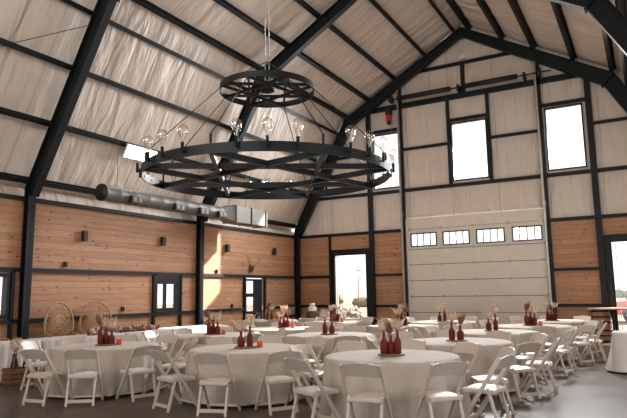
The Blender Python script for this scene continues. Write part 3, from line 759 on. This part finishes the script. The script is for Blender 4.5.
def pampas_parts(seed, n, h, spread, dark):
    rnd = random.Random(seed); st = MB(); pl = MB()
    for i in range(n):
        a = rnd.uniform(0, 6.28); s_ = rnd.uniform(.2, 1)*spread; hh = h*rnd.uniform(.75, 1.1)
        p0 = Vector((0, 0, -.12)); p1 = Vector((.012*math.cos(a), .012*math.sin(a), .0)); p2 = Vector((s_*.3*math.cos(a), s_*.3*math.sin(a), hh*.18)); p3 = Vector((s_*math.cos(a), s_*math.sin(a), hh))
        st.tube([p0, p1, p2], .003, 5)
        d = (p3-p2); N_ = 7; pts = [p2+d*(k/N_)+Vector((0, 0, -.02*(k/N_)**2)) for k in range(N_+1)]
        wr = .024 if not dark else .014
        pl.tube(pts, [.003, wr*.8, wr*1.1, wr*rnd.uniform(.8, 1.2), wr*rnd.uniform(.7, 1.1), wr*.8, wr*.5, .002], 7)
        for k in range(14):   # wisps
            q = pts[1]+(pts[-1]-pts[1])*rnd.random(); aa = rnd.uniform(0, 6.28); e = q+Vector((math.cos(aa)*wr*2.0, math.sin(aa)*wr*2.0, .035*rnd.uniform(.3, 1.3)))
            pl.tube([q, e], [.004, .0008], 4)
    return st, pl
PAM = [pampas_parts(5, 7, .15, .07, False), pampas_parts(9, 6, .17, .09, True), pampas_parts(14, 8, .13, .08, False)]
PAMM = [(a.mesh('stems', 'leaf'), b.mesh('plumes', 'russet' if i == 1 else 'pampas')) for i, (a, b) in enumerate(PAM)]
slice_me = MB().lathe([(.155, 0), (.165, .004), (.165, .016), (.155, .02)], 28, wob=lambda a, z: .04*math.sin(3*a)+.02*math.sin(7*a+1)).mesh('wood_slice', 'slice')
def solo(name, me, loc, rz, label, cat, group):
    o = bpy.data.objects.new(name, me); COL.objects.link(o); o.location = loc; o.rotation_euler = (0, 0, rz); return tag(o, label, cat, group)
def pampas(x, y, z, i, rz, label, sc=1.0):
    o = bpy.data.objects.new('pampas_bunch', None); COL.objects.link(o); o.location = (x, y, z); o.rotation_euler = (0, 0, rz); o.scale = (sc, sc, sc)
    tag(o, label, 'dried flowers', 'dried flower bunches in the table bottles')
    for nm, me in zip(('stems', 'plumes'), PAMM[i]):
        c = bpy.data.objects.new(nm, me); COL.objects.link(c); c.parent = o
    return o
used_t = [False]
for ti in [0, 2, 1]+list(range(3, 14)):
    x, y, lab, phase, nb = TABS[ti]
    tt = tb if not used_t[0] else copy_tree(tb); used_t[0] = True
    tt.location = (x, y, 0); tag(tt, 'round banquet table under the floor-length cloth, '+lab, 'table', 'round banquet tables')
    solo('tablecloth', cloths[ti % 3], (x, y, 0), ti*1.7, 'floor-length white round tablecloth on '+lab, 'tablecloth', 'round white tablecloths')
    az = math.atan2(CAM.y-y, CAM.x-x)
    rnd = random.Random(ti*13+1)
    for s_ in range(10):
        rel = math.radians(phase+36*s_+(8 if (ti, s_) == (2, 9) else 0)); jit = rnd.uniform(-.05, .05)
        a = az+rel; R = 1.17+rnd.uniform(-.01, .05)
        px, py = x+R*math.cos(a), y+R*math.sin(a)
        if (ti, s_) in ((2, 8), (0, 8)) or px < 1.75 or (1.2 < px < 3.8 and -3.15 < py < -1.6) or (px > 10.2 and py < -6) or px > 10.1 and py > -3.6 or any(math.hypot(px-qx, py-qy) < .48 for qx, qy in taken) or any(math.hypot(px-T_[0], py-T_[1]) < 1.15 for T_ in TABS if T_[2] != lab): continue
        taken.append((px, py))
        c = chair0 if first[0] else copy_tree(chair0); first[0] = False; c.scale = (CS, CS, CS)
        # camera-right is the positive relative angle
        px, py = x+R*math.cos(a), y+R*math.sin(a)
        c.location = (px, py, 0); c.rotation_euler = (0, 0, a+PI/2+jit)
        deg = (phase+36*s_) % 360
        if deg > 180: deg -= 360
        k = 0 if phase+36*s_ == phase else s_
        tag(c, 'white folding chair, %s, at %s' % (SEATS[(s_+(0 if phase < 0 else 1)) % 10], lab), 'chair', 'white folding chairs around the round tables')
    zt = TH+.002
    solo('wood_slice', slice_me, (x, y, zt), ti*.9, 'round cut wood slice at the centre of '+lab, 'wood slice', 'wood slices under the bottles')
    zt += .021
    # bottles side by side across the slice as seen from the aisle
    rx, ry = -math.sin(az), math.cos(az)
    offs_ = [(-.075, .02), (.055, .03)] if nb == 2 else [(-.085, .02), (.0, -.03), (.085, .02)]
    names = ['left', 'right'] if nb == 2 else ['left', 'middle', 'right']
    for bi, (u, v_) in enumerate(offs_):
        bx = x+rx*u+math.cos(az)*v_; by = y+ry*u+math.sin(az)*v_; kind = (ti+bi) % 3; hh = (.25, .21, .28)[kind]
        solo('bottle', BOT[kind], (bx, by, zt), 0, '%s dark red painted bottle on %s' % (names[bi], lab), 'bottle', 'painted bottles on the round tables')
        pampas(bx, by, zt+hh, (ti*2+bi) % 3, ti+bi*2.1, '%s bunch of dried grasses in a bottle on %s' % (names[bi], lab), 1.2+.15*((ti+bi) % 2))
    u = .15 if ti % 2 else -.16
    if ti in (1, 2, 5, 8, 10, 11, 12): solo('votive_holder', JAR, (x+rx*.20, y+ry*.20, TH+.002), 0, 'orange glass votive beside the bottles on '+lab, 'candle holder', 'orange votives on the round tables')

# ------------------------------------------------------------------ long cloth-covered tables
def skirt_table(name, x0, x1, y0, y1, lab, seed, h=.76, pleat=.16, amp=.018, mat='cloth2', flare=.012):
    b = MB(); per = [];
    step = .03
    def run(ax, ay, bx, by):
        L = math.hypot(bx-ax, by-ay); k = int(L/step); return [(ax+(bx-ax)*i/k, ay+(by-ay)*i/k, (by-ay)/L, -(bx-ax)/L) for i in range(k)]
    per = run(x0, y0, x1, y0)+run(x1, y0, x1, y1)+run(x1, y1, x0, y1)+run(x0, y1, x0, y0)
    n = len(per); s_ = 0
    zs = [h, h-.012, h-.05, h-.2, h-.4, h-.6, .03]
    for zi, z in enumerate(zs):
        f = 0 if zi == 0 else min(1, .25+.75*(h-z)/h)
        for j, (px, py, nx, ny) in enumerate(per):
            w_ = math.sin(2*PI*j*step/pleat+.8*math.sin(j*.07+seed))+.5*fbm(j*.11, seed, z*.8)
            d = (0 if zi == 0 else .008)+f*(amp*w_+flare*(h-z)/h)
            b.v.append((px+nx*d, py+ny*d, z))
    for i in range(len(zs)-1):
        for j in range(n): b.f.append((i*n+j, (i+1)*n+j, (i+1)*n+(j+1) % n, i*n+(j+1) % n)); b.sm.append(True)
    b.f.append(tuple(range(n))); b.sm.append(False)
    o = b.build('table_linen', mat); tag(o, 'white cloth over '+lab, 'tablecloth')
    t = thing('banquet_table', 'folding table under the cloth of '+lab, 'table', ((x0+x1)/2, (y0+y1)/2, 0)); hx, hy = (x1-x0)/2-.03, (y1-y0)/2-.03
    MB().box(-hx, hx, -hy, hy, h-.04, h-.012).build('tabletop', 'board', t)
    for sx in (-1, 1):
        for sy in (-1, 1): MB().tube([(sx*(hx-.08), sy*(hy-.1), 0), (sx*(hx-.08), sy*(hy-.1), h-.04)], .015, 8).build('leg', 'black', t)
skirt_table('a', .88, 1.45, -13.4, -11.75, 'the head table section at the left edge', 1, h=.69)
skirt_table('b', .88, 1.45, -11.66, -9.75, 'the head table section before the wicker chairs', 2, h=.69)
skirt_table('c', .88, 1.45, -9.66, -7.85, 'the pleated head table section by the window', 3, h=.69, amp=.022, pleat=.12)
skirt_table('d', .88, 1.45, -7.76, -6.4, 'the far end section of the head table', 4, h=.69, amp=.022, pleat=.12)
skirt_table('e', 1.6, 3.4, -2.7, -2.05, 'the cake table near the gable corner', 5, h=.69)
skirt_table('f', 10.72, 12.4, -7.0, -6.35, 'the table cut off by the right edge', 6, h=.69, amp=.03, pleat=.45, flare=.16)
# wicker peacock chairs
def peacock(x, y, rz, lab):
    t = thing('peacock_chair', lab, 'wicker chair', (x, y, 0), rz, None); t.scale = (1.02, .87, .93)
    # back: big open oval loop with woven fan
    b = MB(); n = 28; out = []
    for i in range(n+1):
        a = -.15*PI+1.3*PI*i/n; out.append((.40*math.cos(a), -.22-.10*math.sin(a) if False else -.22-.06*(1-abs(math.cos(a))), .93+.53*math.sin(a)))
    b.tube(out, .022, 8); b.build('back_hoop', 'rattan', t)
    b = MB()
    for k in range(19):   # radiating canes
        a = -.12*PI+1.24*PI*k/18
        b.tube([(0, -.20, .55), (.39*math.cos(a), -.22-.06*(1-abs(math.cos(a))), .93+.52*math.sin(a))], .006, 5)
    for rr_ in (.35, .5, .64, .78, .9):
        pts = []
        for i in range(n+1):
            a = -.13*PI+1.26*PI*i/n; ex, ez = .39*math.cos(a), .93+.52*math.sin(a)
            pts.append((ex*rr_, -.20-.05*rr_, .55+(ez-.55)*rr_))
        b.tube(pts, .011, 6)
    # the woven band
    n2 = 40; vs = []
    for i in range(n2+1):
        a = -.12*PI+1.24*PI*i/n2
        for rr_ in (.42, .72): vs.append((.39*math.cos(a)*rr_, -.21-.05*rr_, .55+(.93+.52*math.sin(a)-.55)*rr_))
    b.add(vs, [(2*i, 2*i+1, 2*i+3, 2*i+2) for i in range(n2)], True)
    b.build('woven_back', 'rattan', t)
    MB().lathe([(.24, .42), (.27, .43), (.27, .46), (.24, .48)], 24).build('seat', 'rattan', t)
    MB().lathe([(.22, 0), (.17, .12), (.13, .22), (.17, .32), (.24, .42)], 24).build('base', 'rattan', t)
    for s_ in (-1, 1): MB().tube([(s_*.36, -.22, .80), (s_*.36, -.05, .72), (s_*.30, .16, .66), (s_*.24, .20, .46)], .02, 8).build('armrest', 'rattan', t)
peacock(.42, -10.42, -PI/2+.15, 'left of two round-backed wicker peacock chairs behind the head table')
peacock(.42, -9.50, -PI/2-.15, 'right of two round-backed wicker peacock chairs behind the head table')
# florals
def floral(name, lab, x, y, z, lx, ly, lz, n, seed):
    t = thing(name, lab, 'flowers', (x, y, z))
    blob_cluster(n, lx, ly, lz, .012, .03, seed, (0, 0, lz)).build('foliage', 'leaf', t); blob_cluster(n//2, lx, ly, lz, .025, .045, seed+1, (0, 0, lz*1.2)).build('dark_blooms', 'russet', t)['kind'] = 'stuff'
    blob_cluster(n//2, lx*.9, ly*.9, lz, .025, .05, seed+2, (0, 0, lz*1.3)).build('pale_blooms', 'blush', t)['kind'] = 'stuff'; return t
floral('flower_garland', 'garland of blush and russet flowers lying along the head table', 1.22, -9.2, .69, .12, .75, .05, 90, 4)
floral('flower_spray', 'dark flower spray at the front edge of the head table', 1.36, -10.4, .69, .10, .25, .06, 46, 9)
floral('flower_bouquet', 'pink bouquet at the far end of the head table', 1.25, -6.7, .69, .13, .15, .09, 50, 14)
for i in range(3):
    pass
# crate group at the left edge
t = thing('wooden_crate', 'brown slatted wooden crate on the floor before the head table', 'crate', (1.75, -12.35, 0), 1.35)
for z in (.02, .11, .20):
    MB().box(-.24, .24, -.165, -.15, z, z+.075).box(-.24, .24, .15, .165, z, z+.075).box(-.24, -.225, -.15, .15, z, z+.075).box(.225, .24, -.15, .15, z, z+.075).build('slat', 'crate', t)
MB().box(-.225, .225, -.15, .15, 0, .015).build('bottom', 'crate', t)
for sx in (-1, 1):
    for sy in (-1, 1): MB().box(sx*.21-.015, sx*.21+.015, sy*.135-.015, sy*.135+.015, .015, .275).build('corner_post', 'crate', t)
for i, (dx, dy, r, h, lab) in enumerate([(-.02, -.10, .065, .50, 'left tall dark brown vase standing in the floor crate'), (.02, .10, .06, .52, 'right tall dark brown vase standing in the floor crate')]):
    solo('tall_vase', MB().lathe([(r*.8, 0), (r, .02), (r, h*.6), (r*.7, h*.8), (r*.6, h), (r*.5, h)], 16).mesh('tall_vase', 'darkglass'), (1.75+dx, -12.35+dy, .016), 0, lab, 'vase', None)
t = pampas(1.75, -12.45, .52, 0, .4, 'pale dried grass bunch in the floor crate vase', 1.7); del t['group']
t = thing('copper_lantern', 'small copper lantern on the floor beside the crate', 'lantern', (1.75, -11.9, 0))
MB().lathe([(.07, 0), (.07, .03), (.02, .06), (.02, .1), (.06, .14), (.065, .2), (.03, .27), (.01, .3)], 16).build('body', 'copper', t); MB().tube([(-.03, 0, .28), (0, 0, .36), (.03, 0, .28)], .005, 6).build('handle', 'copper', t)

# cake on stump
t = thing('tree_stump_stand', 'brown tree stump cake stand on the table near the gable corner', 'cake stand', (1.93, -2.4, .69))
MB().lathe([(.20, 0), (.21, .01), (.20, .20), (.19, .21)], 24, wob=lambda a, z: .03*math.sin(5*a)+.02*math.sin(9*a)).build('trunk', 'bark', t); MB().lathe([(.185, .21), (.185, .216)], 24).build('cut_face', 'slice', t)
t = thing('wedding_cake', 'small two-tier white cake with pink flowers on the stump', 'cake', (1.93, -2.4, .907))
MB().lathe([(.13, 0), (.135, .01), (.135, .12), (.125, .13)], 28).build('lower_tier', 'icing', t); MB().lathe([(.08, .13), (.085, .135), (.085, .24), (.075, .25)], 24).build('upper_tier', 'icing', t)
blob_cluster(16, .07, .07, .03, .02, .035, 8, (0, 0, .16)).build('flowers', 'pink', t)
t = thing('gift_box', 'small peach box beside the cake stump', 'box', (2.35, -2.35, .69)); MB().box(-.12, .12, -.1, .1, 0, .16).build('box', 'blush', t, bevel=.01); MB().box(-.125, .125, -.105, .105, .16, .19).build('lid', 'board', t)

# ------------------------------------------------------------------ barrels and counter
def barrel(x, y, lab):
    t = thing('oak_barrel', lab, 'barrel', (x, y, 0)); h = .90
    pr = [(.22+.065*math.sin(PI*k/12), h*k/12) for k in range(13)]
    b = MB().lathe(pr, 28, wob=lambda a, z: .008*math.cos(14*a)); b.build('staves', 'barrel', t)
    for z in (.05, .20, .34, .56, .70, .85):
        r = .22+.065*math.sin(PI*z/h)+.006; MB().lathe([(r-.004, z-.025), (r, z-.02), (r, z+.02), (r-.004, z+.025)], 28).build('hoop', 'steel', t)
barrel(10.12, -.62, 'oak barrel with dark hoops under the left end of the counter board')
barrel(11.55, -.75, 'oak barrel under the right end of the counter board')
t = thing('counter_board', 'pale plank counter top resting on oak barrels by right glass door', 'counter', (11.0, -.68, .905), -.12)
MB().box(-1.15, 1.15, -.32, .32, 0, .04).build('plank', 'board', t, bevel=.008); MB().box(-.9, .9, -.2, .2, -.015, 0).build('batten', 'crate', t)
